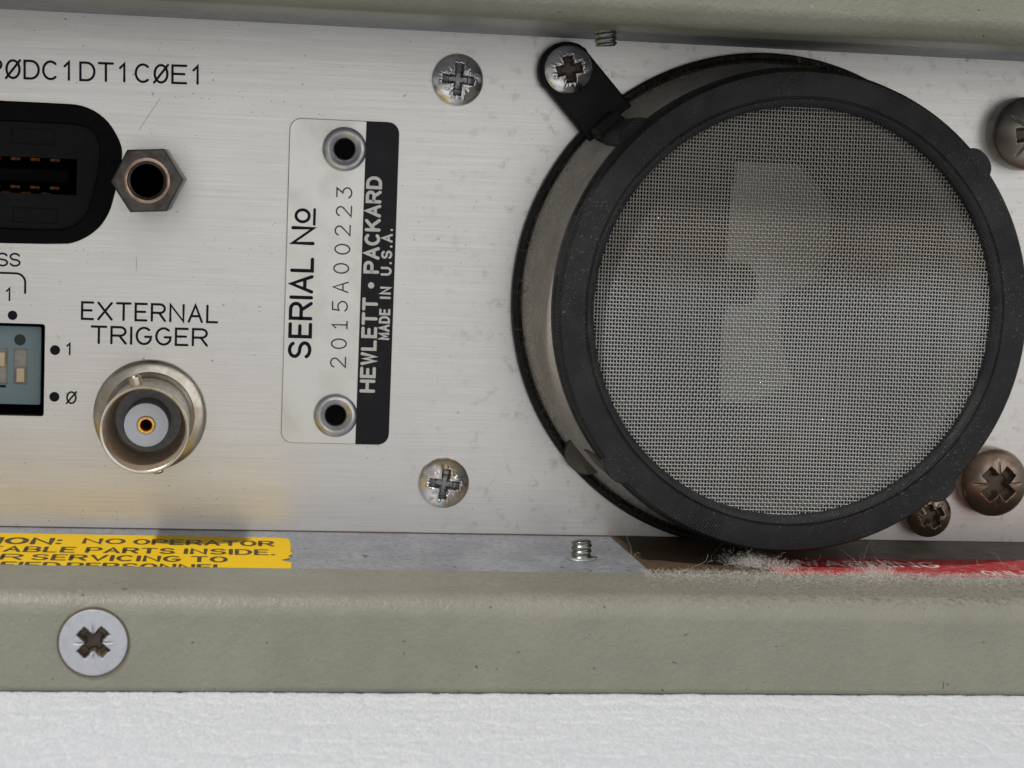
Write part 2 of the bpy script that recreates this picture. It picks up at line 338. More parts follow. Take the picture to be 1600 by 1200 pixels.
def ribbon(pts, w, z, V, F):
    p = [Vector(q) for q in pts]; q = [p[0]]
    for a in p[1:]:
        if (a - q[-1]).length > 1e-5: q.append(a)
    p = q; closed = len(p) > 3 and (p[0] - p[-1]).length < 1e-4
    if len(p) < 2: return
    L = []; R = []; h = w / 2
    n = len(p)
    for i in range(n):
        if closed: d1 = (p[i] - p[i - 1 if i else n - 2]).normalized(); d2 = (p[i + 1 if i < n - 1 else 1] - p[i]).normalized()
        else: d1 = (p[i] - p[i - 1]).normalized() if i else (p[1] - p[0]).normalized(); d2 = (p[i + 1] - p[i]).normalized() if i < n - 1 else d1
        n1 = Vector((-d1.y, d1.x)); n2 = Vector((-d2.y, d2.x)); mm = n1 + n2
        mm = n1 if mm.length < .2 else mm.normalized(); s = h / max(.45, mm.dot(n1))
        L.append(p[i] + mm * s); R.append(p[i] - mm * s)
    def cap(c, d, left, right):       # half-round cap from left to right around direction d
        o = []; a0 = math.atan2((left - c).y, (left - c).x)
        for t in range(1, 6): a = a0 - PI * t / 6; o.append(c + Vector((math.cos(a), math.sin(a))) * h)
        return o
    b = len(V)
    for l, r in zip(L, R): V.append((l.x, l.y, z)); V.append((r.x, r.y, z))
    for i in range(n - 1): F.append((b + 2 * i, b + 2 * i + 1, b + 2 * i + 3, b + 2 * i + 2))
    if not closed:
        d = (p[-1] - p[-2]).normalized(); k = len(V); o = cap(p[-1], d, L[-1], R[-1])
        V.extend((q.x, q.y, z) for q in o); F.append(tuple([b + 2 * n - 1] + list(reversed(range(k, k + 5))) + [b + 2 * n - 2]))
        k = len(V); o = cap(p[0], -d, R[0], L[0]); V.extend((q.x, q.y, z) for q in o); F.append(tuple([b] + list(reversed(range(k, k + 5))) + [b + 1]))
def text(s, x0, y0, h, w, adv, stroke, ang=0.0, total=None, z=.004, gap=None, slant=0):
    """lettering mesh; fixed advance adv, or proportional with gap (fitted to total)"""
    V, F = [], []; pos = []; x = 0.0
    for ch in s:
        if ch == ' ': x += adv if gap is None else w * .62; continue
        cw = w * (WID.get(ch, 1.0) if gap is not None else 1.0)
        if gap is None: off = w / 2 if WID.get(ch, 1) == 0 else (w * .0 if ch not in '1' else 0); pos.append((ch, x + off, w)); x += adv
        else:
            gw = w if ch not in 'LFE7' else cw
            if ch == '1': gw = w
            pos.append((ch, x, gw)); x += cw + gap
    end = x - (gap if gap is not None else adv - w)
    k = total / end if total else 1.0
    ca, sa = math.cos(ang), math.sin(ang); zi = 0
    for ch, px, gw in pos:
        for st in G[ch]:
            pts = []
            for u, v in st:
                a = (px + u * gw) * k + v * h * slant; b = v * h
                pts.append((x0 + a * ca - b * sa, y0 + a * sa + b * ca))
            ribbon(pts, stroke, z + (zi % 4) * .0004, V, F); zi += 1
    return mesh(V, F)
def disc(cx, cy, r, z=.004, n=20): return mesh([(cx + r * math.cos(2 * PI * i / n), cy + r * math.sin(2 * PI * i / n), z) for i in range(n)], [tuple(range(n))])

# ============================================================ THE INSTRUMENT: panel with its bent ledges
PX0, PX1, ZB, ZT = -9.0, 9.5, -2.973, 2.81
FX, FZ = 2.895, -0.15                                   # filter axis
gp = [(-8.2, 1.804), (-5.15, 1.812), (-4.873, 1.80), (-4.635, 1.666), (-4.484, 1.432), (-4.445, 1.26), (-4.532, .824), (-4.585, .615), (-4.701, .431), (-4.903, .288), (-5.12, .236), (-8.2, .228)]
panel = thing('rear_panel', 'brushed aluminium rear panel with printed lettering, standing between the olive frame rails', 'metal panel')
hole_g = smooth_poly(gp, 2)
hole_d = rrect(-6.9, -1.70, -5.27, -.655, .03, 4)
obj('panel_sheet', slab([rrect(PX0, ZB, PX1, ZT, .02, 2), hole_g, hole_d, circle(2.36, 96, FX, FZ)], -.15, 0), M['panel'], panel)
lb = obj('lower_ledge', box(PX0, PX1, ZB - .12, ZB, 0, 2.4, .006, 1), M['ledge'], panel, label='grey lower ledge folded forward under the panel')
lt = obj('upper_ledge', box(PX0, PX1, ZT, ZT + .12, 0, 1.9, .006, 1), M['ledge'], panel, label='grey upper ledge folded forward over the panel')
obj('fold_seam_strip', box(PX0, PX1, ZB, ZB + .012, -.0, .012), M['recess'], panel, label='dark seam along the foot of the panel')  # thin dark strip where panel and ledge meet
# printed lettering on the panel (local x = X, y = Z)
a1 = math.radians(.93)
obj('option_code_print', text('PZDC1DT1CZE1', -5.936, 2.060, .192, .152, .2015, .0265, a1), M['ink'], panel)
obj('address_print', text('SS', -5.80, -.015, .136, .11, .135, .021, a1), M['ink'], panel)
br = [(-6.4, -.095), (-5.60, -.095)] + arc(-5.60, -.195, .105, .10, 90, 0, 8) + [(-5.495, -.31)]
V, F = [], []; ribbon(br, .024, .004, V, F); obj('bracket_print', mesh(V, F), M['ink'], panel)
obj('address_digit_print', text('1', -5.715, -.40, .135, .10, .12, .020), M['ink'], panel)
obj('marker_dot_print', disc(-5.629, -.567, .053), M['ink'], panel)
obj('marker_dot_print', disc(-5.157, -.945, .056), M['ink'], panel)
obj('marker_dot_print', disc(-5.156, -1.475, .056), M['ink'], panel)
obj('digit_one_print', text('1', -5.045, -.990, .125, .10, .12, .020), M['ink'], panel)
obj('digit_zero_print', text('Z', -5.020, -1.543, .128, .105, .12, .020), M['ink'], panel)
obj('external_print', text('EXTERNAL', -4.866, -.582, .186, .15, .2, .0265, .004, total=1.51, gap=.062), M['ink'], panel)
obj('trigger_print', text('TRIGGER', -4.755, -.850, .184, .15, .2, .0265, .004, total=1.285, gap=.058), M['ink'], panel)
obj('chassis_shell', merge([box(PX0, PX1, ZB - .12, ZT + .12, -5.2, -5.0), box(PX0, PX1, ZT + .0, ZT + .12, -5, -.16), box(PX0, PX1, ZB - .12, ZB, -5, -.16), box(PX0 - .1, PX0, ZB, ZT, -5, 0), box(PX1, PX1 + .1, ZB, ZT, -5, 0)]), M['void'], panel)
# light scratches
V, F = [], []
for pts in ([(-4.05, 1.92), (-4.28, 1.55)], [(-4.28, .13), (-4.275, .05), (-4.28, -.02)]):
    V, F = [], []; ribbon(pts, .0035, .004, V, F); obj('scratch', mesh(V, F), M['recess'], panel)

# ============================================================ frame rails
def rail_profile(sgn, z0, ylip, yf):
    """inner lip at z0, solid rail ~1 cm tall, rounded front corners; sgn -1 lower, +1 upper"""
    p = [(ylip, z0 + sgn * .02), (ylip - .03, z0 - sgn * .016)]
    ry = .24
    for i in range(23):
        t = math.radians(90 * i / 22); p.append((yf + ry - ry * math.sin(t), z0 - sgn * .018 + sgn * (ry - ry * math.cos(t))))
    ze = z0 + sgn * .985
    for i in range(11):
        t = math.radians(90 * i / 10); p.append((yf + .07 - .07 * math.cos(t), ze - sgn * (.07 - .07 * math.sin(t))))
    return p + [(ylip, ze)]
r1 = thing('frame_rail', 'olive green painted lower frame rail resting on the white foam', 'frame rail', (0, 0, 0), face=False)
rb = obj('rail_body', prism(rail_profile(-1, ZB, -2.15, -3.42), -9.4, 9.8, 1, False), M['olive'], r1)
cut = bpy.data.objects.new('cut', moved(cyl(.345, 0, .3, 64), Matrix.Translation((-4.422, -3.2, -3.456)) @ FACE)); C.objects.link(cut)
bo = rb.modifiers.new('b', 'BOOLEAN'); bo.operation = 'DIFFERENCE'; bo.object = cut; bo.solver = 'EXACT'
nm = bpy.data.meshes.new_from_object(rb.evaluated_get(bpy.context.evaluated_depsgraph_get())); rb.modifiers.clear(); rb.data = nm
bpy.data.objects.remove(cut)
r2 = thing('frame_rail', 'olive green painted upper frame rail along the top edge of the picture', 'frame rail', (0, 0, 0), face=False)
obj('rail_body', prism(rail_profile(1, ZT, -1.55, -2.6), -9.4, 9.8, 1, False), M['olive'], r2)
# cabinet floor and cover behind the rails
obj('cabinet_floor', box(-9.4, 9.8, -2.14, 5, ZB - .985, ZB - .125), M['olive'], r1)
obj('cabinet_cover', box(-9.4, 9.8, -1.54, 5, ZT + .125, ZT + .985), M['olive'], r2)

for k, (x, z, L_, a_, mt) in enumerate(((1.45, -3.33, .035, 30, 'void'), (1.62, -3.30, .05, 65, 'white_ink'), (-.25, -3.52, .03, 10, 'void'), (1.35, -3.62, .04, -20, 'void'), (2.4, -3.44, .02, 0, 'void'), (2.55, -3.86, .035, 80, 'white_ink'), (4.2, -3.84, .06, 88, 'void'), (4.75, -3.66, .015, 0, 'white_ink'), (-3.1, -3.35, .03, 40, 'white_ink'), (-2.3, -3.6, .04, 60, 'white_ink'), (-1.4, -3.42, .03, 15, 'void'), (-.4, -3.75, .04, 55, 'white_ink'))):
    L_ *= .55; V, F = [], []; c_, s_ = math.cos(math.radians(a_)), math.sin(math.radians(a_)); ribbon([(-L_ * c_, -L_ * s_), (L_ * .1, L_ * .25), (L_ * c_, L_ * s_)], .006, 0, V, F)
    o = obj('paint_fleck', mesh(V, F), M['fleck' if mt == 'white_ink' else 'dot'], r1); o.matrix_world = Matrix.Translation((x, -3.4235, z)) @ FACE
# ============================================================ screws
def crossd(x, y, w, L):
    """signed inside-distance of a cross-shaped recess"""
    x, y = np.abs(x), np.abs(y)
    a = np.minimum(w - y, L - x); b = np.minimum(w - x, L - y); return np.maximum(a, b)
def head_mesh(R, H, side, w, L, depth, rot=0.0, dome=2.4, chew=0.0, ticks=0.0, seed=0, edge=.03, core_=0.0, nr=72, na=216):
    r_ = np.random.default_rng(seed)
    ks = r_.integers(2, 40, 12); ph = r_.uniform(0, 2 * PI, 12)
    rr = np.concatenate([np.linspace(0, L * 1.5, int(nr * .72), endpoint=False), np.linspace(L * 1.5, R, nr - int(nr * .72))])
    A = np.linspace(0, 2 * PI, na, endpoint=False); V = []
    RR, AA = np.meshgrid(rr, A, indexing='ij')
    X, Y = RR * np.cos(AA), RR * np.sin(AA)
    c, s = math.cos(-rot), math.sin(-rot); xr, yr = X * c - Y * s, X * s + Y * c
    Z = side + (H - side) * (1 - (RR / R) ** dome)
    t = np.clip((RR - (R - edge)) / edge, 0, 1); Z -= edge * .6 * (1 - np.sqrt(np.clip(1 - t * t, 0, 1)))
    wob = sum(np.sin(ks[i] * AA + ph[i] + RR * 30) for i in range(12)) / 12
    d = crossd(xr, yr, w, L)
    if core_: d = np.maximum(d, L * core_ - np.maximum(np.abs(xr + yr), np.abs(xr - yr)) / 2 ** .5)
    d = d + wob * w * .12 * (1 + chew * 2)
    if chew:   # burred rim round the recess
        near = np.exp(-((d + w * .25) / (w * .28)) ** 2); Z += near * .012 * chew * (wob * 3 + .3)
    core = np.clip((L * .62 - np.hypot(xr, yr)) * 1.6, 0, None)
    dep = np.clip(np.maximum(d * 4, 0), 0, depth); dep = np.minimum(dep, depth * (.75 + .25 * np.clip(core / .02, 0, 1)))
    Z = Z - dep
    if ticks:
        u, v = (xr + yr) / 2 ** .5, (xr - yr) / 2 ** .5
        for p, q in ((u, v), (v, u)):
            k = np.clip(1 - np.abs(p) / (w * .22), 0, 1) * np.clip((R * ticks - np.abs(q)) / (R * .2), 0, 1); Z -= .022 * k * (d < 0)
    V = list(np.stack([X, Y, Z], -1).reshape(-1, 3)); n = len(rr)
    F = []; mi = []
    di = (d > 0)
    for i in range(n - 1):
        for j in range(na):
            k = (j + 1) % na; F.append((i * na + j, (i + 1) * na + j, (i + 1) * na + k, i * na + k)); mi.append(1 if (di[i, j] and di[i + 1, j] and dep[i, j] > depth * .25) else 0)
    b = len(V)
    for j in range(na): V.append((R * math.cos(A[j]), R * math.sin(A[j]), -.02))
    for j in range(na):
        k = (j + 1) % na; F.append(((n - 1) * na + j, b + j, b + k, (n - 1) * na + k)); mi.append(0)
    me = mesh(V, F); me.shade_smooth(); return me, mi
def screw(name, label, loc, R, H, side, w, L, depth, mat, rot=0, group=None, dome=2.4, chew=0, ticks=0, seed=0, edge=.03, pit='recess', core=.0):
    t = thing(name, label, 'screw', loc, group=group)
    me, mi = head_mesh(R, H, side, w, L, depth, rot, dome, chew, ticks, seed, edge, core)
    me.materials.append(mat); me.materials.append(M[pit]); me.polygons.foreach_set('material_index', mi)
    obj('screw_head', me, None, t)
    sh = cyl(R * .45, -.6, -.01 if H > .1 else -.17, 24); obj('screw_shank', sh, M['steel'], t)
    return t
D = math.radians
screw('pan_head_screw', 'bright zinc pan head screw above right of the serial plate', (-.722, 0, 2.276), .295, .17, .05, .052, .185, .10, M['zinc'], D(-3), chew=1.1, seed=1, ticks=.62, pit='recess_grey', group='bright panel screws')
screw('pan_head_screw', 'zinc pan head screw with yellowed rim, below right of the serial plate', (-.708, 0, -2.366), .295, .17, .05, .052, .18, .10, M['zinc_tan'], D(-7), chew=1.1, seed=4, ticks=.62, pit='recess_grey', group='bright panel screws')
screw('pan_head_screw', 'zinc pan head screw clamping the upper left ear of the round filter', (.515, -.2, 2.44), .275, .17, .06, .062, .155, .12, M['zinc'], D(12), chew=.7, seed=6, core=.55, group='filter clamp screws')
screw('pan_head_screw', 'small bronzed screw half under the lower right edge of the round filter', (5.115, 0, -2.605), .275, .37, .24, .058, .145, .12, M['bronze'], D(28), chew=.8, seed=8, core=.55, group='filter clamp screws')
screw('large_pan_head_screw', 'large bronze brown pan head screw at the lower right edge of the picture', (5.90, 0, -2.20), .41, .42, .26, .085, .225, .16, M['bronze'], D(47), seed=9, ticks=.75, core=.55, dome=2.2, edge=.05, group='large fan mounting screws')
screw('large_pan_head_screw', 'large dark grey pan head screw cut by the upper right edge of the picture', (6.02, 0, 1.96), .43, .46, .28, .085, .215, .16, M['darksteel'], D(10), seed=12, ticks=.8, core=.55, dome=2.2, edge=.05, group='large fan mounting screws')
fs = screw('countersunk_screw', 'flat silvery countersunk cross screw in the lower olive rail', (-4.422, -3.43, -3.456), .328, .012, .006, .062, .176, .14, M['satin'], D(47), ticks=.62, seed=14, core=.55, edge=.012)
fs.scale = (1, 1, 1)
obj('seat_ring', lathe([(.329, -.02), (.329, .003), (.345, .003), (.35, -.02)], 64), M['recess'], fs)

def threaded(r, L, pitch, mat, name, parent, cap=True):
    na = 40; nt = int(L / pitch * 8); V = []; F = []
    for i in range(nt + 1):
        for j in range(na):
            a = 2 * PI * j / na; z = L * i / nt; ph = ((z / pitch) - a / (2 * PI)) % 1.0
            rad = r * (.80 + .20 * (1 - abs(2 * ph - 1)) ** .7)
            if z > L - .03: rad *= 1 - (z - L + .03) * 2.5
            V.append((rad * math.cos(a), rad * math.sin(a), z))
    for i in range(nt):
        for j in range(na): k = (j + 1) % na; F.append((i * na + j, i * na + k, (i + 1) * na + k, (i + 1) * na + j))
    F.append(tuple(nt * na + j for j in range(na)))
    return obj(name, mesh(V, F), mat, parent, smooth=True)
t = thing('threaded_stud', 'short threaded screw tip standing up from the grey ledge below the filter', 'set screw', (.712, -1.36, -2.973), face=False)
threaded(.118, .205, .062, M['steel'], 'thread', t)
obj('thread_burr', lathe([(.11, 0), (.17, 0.004), (.16, .016), (.11, .022)], 32), M['ledge'], t)
t = thing('threaded_stud', 'short threaded screw tip poking down from under the upper rail beside the black ear', 'set screw', (.72, -1.36, 2.81), face=False)
t.matrix_world = Matrix.Translation((.72, -1.36, 2.81)) @ Matrix.Rotation(PI, 4, 'X') @ Matrix.Rotation(D(4), 4, 'Y')
threaded(.124, .165, .055, M['steel'], 'thread', t)

# ============================================================ serial plate
def pquad(z):  # shared outline
    return rrect(-2.605, -1.935, -1.366, 1.765, .13, 6)
sp = thing('serial_plate', 'silver and black riveted serial number plate in the middle of the panel', 'nameplate')
holes = [circle(.17, 32, -1.982, 1.439), circle(.17, 32, -1.989, -1.602)]
obj('plate_sheet', slab([pquad(0)] + holes, .0, .045, .008, 2), M['plate'], sp)
band = [(-1.752, -1.933)] + [(x, y) for x, y in rrect(-2.605, -1.933, -1.368, 1.763, .13, 6) if x > -1.75] + [(-1.744, 1.763)]
pts = [(x, y) for x, y in rrect(-2.605, -1.933, -1.368, 1.763, .13, 6) if x > -1.75]
up_ = sorted([p for p in pts if p[1] > 0], key=lambda p: -p[0] * 0 + p[1]); dn_ = sorted([p for p in pts if p[1] <= 0], key=lambda p: p[1])
band = [(-1.752, -1.933)] + dn_ + up_ + [(-1.744, 1.763)]
V = [(x, y, .0475) for x, y in band]; obj('black_band', mesh(V, [tuple(range(len(V)))]), M['black_paint'], sp)
R90 = PI / 2
obj('serial_heading_print', text('SERIAL N', -2.306, -.945, .230, .18, .2, .040, R90, total=1.475, z=.047, gap=.07), M['ink'], sp)
V, F = [], []; ribbon([(x, y) for x, y in arc(-2.432, .668, .075, .068, 0, 360, 22)], .034, .0475, V, F); ribbon([(-2.298, .575), (-2.298, .745)], .03, .048, V, F)
obj('number_sign_print', mesh(V, F), M['ink'], sp)
for k, ch in enumerate('2075A00223'): obj('stamped_digit', text(ch, -1.893 + .0009 * k + random.uniform(-.004, .004), -1.048 + k * .2157, .168, .116, .2, .0165, R90 - random.uniform(-.02, .03), z=.047), M['ink2'], sp)
obj('maker_print', text('HEWLETT', -1.562, -1.312, .144, .115, .2, .037, R90, total=1.06, z=.049, gap=.055), M['white_ink'], sp)
obj('maker_print', text('PACKARD', -1.562, .058, .144, .115, .2, .037, R90, total=1.07, z=.049, gap=.055), M['white_ink'], sp)
obj('maker_dot_print', disc(-1.630, -.095, .036, .049), M['white_ink'], sp)
obj('origin_print', text('MADE', -1.413, -.705, .102, .06, .2, .026, R90, total=.335, z=.049, gap=.035), M['white_ink'], sp)
obj('origin_print', text('IN', -1.413, -.232, .102, .065, .2, .026, R90, z=.049, gap=.05), M['white_ink'], sp)
obj('origin_print', text('U.S.A.', -1.413, .035, .102, .065, .2, .026, R90, total=.51, z=.049, gap=.05), M['white_ink'], sp)
for lab, (rx, rz) in (('upper hollow rivet', (-1.982, 1.439)), ('lower hollow rivet', (-1.989, -1.602))):
    obj('rivet', moved(lathe([(.245, .045), (.25, .062), (.24, .088), (.215, .108), (.19, .114), (.168, .104), (.15, .085), (.13, .07), (.118, .05), (.115, .012)], 64), Matrix.Translation((rx, rz, 0))), M['rivet'], sp, label=lab)
    obj('rivet_bore', moved(lathe([(0, .012), (.12, .012)], 32), Matrix.Translation((rx, rz, 0))), M['void'], sp)

# ============================================================ BNC connector
b = thing('coaxial_connector', 'round nickel bayonet socket with white insulator below the external trigger lettering', 'connector', (-4.085, 0, -1.652))
obj('flange', lathe([(.635, 0), (.635, .03), (.62, .055), (.57, .085), (.50, .11), (.485, .16), (.455, .20), (.455, .3)], 96, sharp=50), M['nickel'], b)
obj('barrel', lathe([(.455, .2), (.455, 1.16), (.468, 1.20), (.476, 1.25), (.476, 1.29), (.468, 1.31), (.452, 1.312), (.44, 1.30)], 96, sharp=60), M['nickel'], b)
obj('bore_wall', lathe([(.44, 1.30), (.434, 1.2), (.43, .95), (.415, .80), (.385, .70), (.365, .60), (.355, .25)], 96, sharp=60), M['nickel_dark'], b)
pin = cyl(.068, 0, .115, 24, .02)
for s in (105, 285):
    mm = Matrix.Rotation(D(s), 4, 'Z') @ Matrix.Translation((.44, 0, .86)) @ Matrix.Rotation(PI / 2, 4, 'Y')
    obj('bayonet_pin', moved(pin.copy(), mm), M['nickel'], b)
obj('seal', lathe([(.36, .42), (.24, .42)], 48), M['seal'], b)
obj('insulator', lathe([(.248, .30), (.246, .86), (.238, .90), (.10, .90), (.10, .80)], 64), M['ptfe'], b)
ct = obj('contact', lathe([(.098, .80), (.098, .915), (.09, .925), (.068, .925), (.058, .91), (.055, .55)], 40), M['gold'], b)
obj('contact_bore', lathe([(0, .7), (.056, .7)], 24), M['void'], ct)

# ============================================================ hex standoff
hx = thing('hex_standoff', 'blackened hexagonal threaded post at the right end of the data connector', 'hex nut', (-4.118, 0, 1.004), spin=D(4))
outer = circle(.405, 6, a0=0)
def hexnut():
    me = slab([circle(.382, 6), circle(.203, 40)], 0, 1.18, .02, 2); return me
obj('nut_body', hexnut(), M['nut'], hx)
obj('nut_sleeve', lathe([(.205, .7), (.208, 1.188), (.222, 1.194), (.240, 1.188), (.242, 1.16)], 48), M['copper'], hx)
threads = [(.2, 1.175)] 
for i in range(11): threads += [(.178, 1.16 - i * .095), (.198, 1.112 - i * .095)]
obj('thread', lathe(threads, 40, sharp=20), M['nut'], hx)
obj('bore', lathe([(0, .02), (.2, .02)], 32), M['void'], hx)

# ============================================================ data connector (D shaped, two rows of contacts)
g = thing('data_connector', 'black D shaped socket with two rows of brass contacts at the left edge', 'connector')
ins = smooth_poly([(-8.0, 1.585), (-5.1, 1.60), (-4.80, 1.57), (-4.70, 1.40), (-4.70, 1.22), (-4.77, .78), (-4.85, .56), (-5.0, .43), (-5.20, .395), (-8.0, .41)], 2)
obj('shell', slab([smooth_poly([(x + (.012 if x > -8 else 0) * (0), y) for x, y in gp], 2), ins], -.3, .03, .012, 2), M['shell'], g)
slot = [(-7.8, .80), (-4.955, .80), (-4.955, 1.20), (-7.8, 1.20)]
pk = lambda x0, y0, x1, y1: [(x0, y0), (x1, y0), (x1, y1), (x0, y1)]
obj('insert', slab([ins, slot, pk(-5.675, 1.345, -5.20, 1.52), pk(-6.9, 1.345, -6.4, 1.52), pk(-5.65, .475, -5.165, .64), pk(-6.9, .475, -6.4, .64)], -.35, -.03, .006, 1), M['insert'], g)
obj('latch_pocket_floor', merge([box(-7.2, -5.17, 1.33, 1.53, -.10, -.055), box(-7.2, -5.14, .46, .65, -.10, -.055)]), M['insert'], g)
obj('socket_floor', box(-8.2, -4.7, .3, 1.7, -.75, -.7), M['void'], g)
obj('socket_wall', merge([box(-7.9, -4.95, 1.205, 1.26, -.7, -.1), box(-7.9, -4.95, .74, .795, -.7, -.1)]), M['void'], g)
obj('tongue', box(-7.7, -5.06, .93, 1.07, -.7, -.22, .01, 1), M['void'], g)
cm = box(-.055, .055, -.020, .020, -.5, -.045, .006, 1)
for k in range(7):
    for y, off in ((1.178, 0), (1.222, .108), (.868, 0), (.795, .108)):
        obj('contact', cm, M['brass'], g, loc=(-5.195 - k * .2145 - off * (1 if y != .795 else .9), y, 0 if y in (1.178, .868) else -.02))

# ============================================================ DIP switch in its window
d = thing('address_switch', 'blue grey slide switch block with cream sliders seen in the window at the left edge', 'switch')
obj('switch_body', slab([rrect(-6.85, -1.59, -5.325, -.70, .02, 3), circle(.062, 24, -5.562, -.854)] + [pk(-5.625 - .218 * k, -1.358, -5.478 - .218 * k, -.957) for k in range(5)], -.4, -.15, .006, 1), M['dip'], d)
obj('dot_pit', disc(-5.562, -.854, .062, -.165), M['dot'], d)
for k in range(5):
    x = -5.55 - .218 * k
    upk = k == 1
    s_ = obj('slot_floor', box(x - .075, x + .075, -1.36, -.955, -.22, -.185), M['slot'], d)
    y0 = -1.335 if not upk else -1.16
    obj('slider', box(x - .045, x + .045, y0, y0 + .16, -.185, -.135, .008, 2), M['slider'], d)
obj('mark_print', mesh([(-5.9, -1.40, -.147), (-5.71, -1.40, -.147), (-5.71, -1.372, -.147), (-5.9, -1.372, -.147)], [(0, 1, 2, 3)]), M['ink'], d)
obj('switch_cavity', box(-7.0, -5.2, -1.8, -.55, -.6, -.41), M['void'], d)

# ============================================================ round air filter
f = thing('air_filter', 'round black fan filter with grey wire gauze face on the right half of the panel', 'fan filter', (FX, 0, FZ))
obj('base_ring', lathe([(2.90, 0), (2.90, .13), (2.88, .15), (2.84, .15), (2.825, .13), (2.815, .06), (2.60, .055), (2.58, .0), (2.35, .0)], 192), M['ring'], f)
obj('groove_lining', lathe([(2.81, .064), (2.62, .064)], 160), M['groove'], f)
obj('side_gauze', lathe([(2.785, .07), (2.76, .14), (2.71, .30), (2.66, .7), (2.62, 1.52)], 200), M['gauze'], f)
obj('front_ring', lathe([(2.61, 1.42), (2.655, 1.44), (2.66, 1.58), (2.645, 1.60), (2.635, 1.605), (2.63, 1.76), (2.60, 1.815), (2.53, 1.825), (2.345, 1.822), (2.335, 1.805), (2.325, 1.805), (2.312, 1.822), (2.29, 1.818), (2.262, 1.80), (2.238, 1.77), (2.23, 1.56), (2.23, 1.41), (2.61, 1.41)], 192), M['ring'], f)
for i, a in enumerate((41.5, -47, 222.5)):
    lug = slab([smooth_poly([(2.50, -.22), (2.59, -.20), (2.68, -.13), (2.71, 0), (2.68, .13), (2.59, .20), (2.50, .22)], 2)], 1.58, 1.822, .012, 2)
    obj('lug', lug, M['ring'], f, rz=D(a))
    obj('rib', merge([slab([[(2.59, -.16), (2.68, -.13), (2.68, .13), (2.59, .16)]], .05, 1.58, .01, 1)]), M['tan'], f, rz=D(a))
    if i == 2: obj('rib_foot', slab([smooth_poly([(2.6, -.30), (2.86, -.20), (2.93, 0), (2.86, .20), (2.6, .30)], 2)], .0, .26, .02, 2), M['tan'], f, rz=D(a))
for a, lab in ((132.7, 'black mounting ear'),):
    R0 = 3.508 if a > 0 else 3.335
    ear = [(2.45, -.315), (R0, -.315)] + [(R0 + .335 * math.cos(t), .33 * math.sin(t)) for t in [D(-80 + 16 * i) for i in range(11)]] + [(R0, .315), (2.45, .315)]
    obj('mounting_ear', slab([ear], 0.002, .195, .03, 3), M['black'], f, rz=D(a), label=lab)
br_ = slab([[(2.60, -.20), (2.85, -.16), (2.85, .16), (2.60, .20)]], .15, .62, .03, 2)
obj('ear_rib', br_, M['ring'], f, rz=D(134.5))
obj('ear_rib', slab([smooth_poly([(2.5, -.24), (2.62, -.22), (2.74, -.15), (2.76, 0), (2.74, .15), (2.62, .22), (2.5, .24)], 1)], .6, 1.60, .02, 2), M['ring'], f, rz=D(134.5))
obj('inner_collar', lathe([(2.46, .02), (2.40, 1.42)], 160), M['collar'], f)
# the woven wire gauze: every wire a tube that bobs over and under its neighbours
def gauze(Rm, z0, px, py, r):
    Vs = []; Fs = []; nb = 0
    def wires(p, q, axis):
        nonlocal nb
        n = int(Rm / p)
        for i in range(-n, n + 1):
            c = i * p; half = math.sqrt(max(Rm * Rm - c * c, 0))
            m_ = int(half / q)
            if m_ < 1: continue
            j = np.arange(-m_ * 2, m_ * 2 + 1); t = j * q / 2
            bob = np.cos(PI * (j / 2 + i)) * r * .95 * (1 if axis == 0 else -1)
            wig = rng.normal(0, r * .10) + .012 * math.sin(c * 2.1 + 1) * np.sin(t * 1.3 + c)
            if axis == 0: P_ = np.stack([t, c + wig, z0 + bob], -1)
            else: P_ = np.stack([c + wig, t, z0 + bob], -1)
            prof = [(r, 0), (0, r), (-r, 0), (0, -r)]
            vv = np.zeros((len(t), 4, 3))
            for k, (u, v) in enumerate(prof):
                vv[:, k, :] = P_; vv[:, k, 1 if axis == 0 else 0] += u; vv[:, k, 2] += v
            Vs.append(vv.reshape(-1, 3)); L = len(t)
            a = np.arange(L - 1)[:, None] * 4 + np.arange(4)[None]; b2 = np.arange(L - 1)[:, None] * 4 + (np.arange(4)[None] + 1) % 4
            Fs.append(np.stack([a, b2, b2 + 4, a + 4], -1).reshape(-1, 4) + nb); nb += L * 4
    wires(py, px, 0); wires(px, py, 1)
    V = np.concatenate(Vs); F = np.concatenate(Fs); me = bpy.data.meshes.new('gauze')
    me.vertices.add(len(V)); me.vertices.foreach_set('co', V.ravel()); me.loops.add(F.size); me.loops.foreach_set('vertex_index', F.ravel().astype(np.int32))
    me.polygons.add(len(F)); me.polygons.foreach_set('loop_start', np.arange(0, F.size, 4, dtype=np.int32)); me.polygons.foreach_set('loop_total', np.full(len(F), 4, dtype=np.int32))
    me.update(); me.validate(); me.shade_smooth(); return me
wg = obj('wire_gauze', gauze(2.28, 1.66, 0.0335, .0405, .0082), M['wire'], f); wg['kind'] = 'stuff'
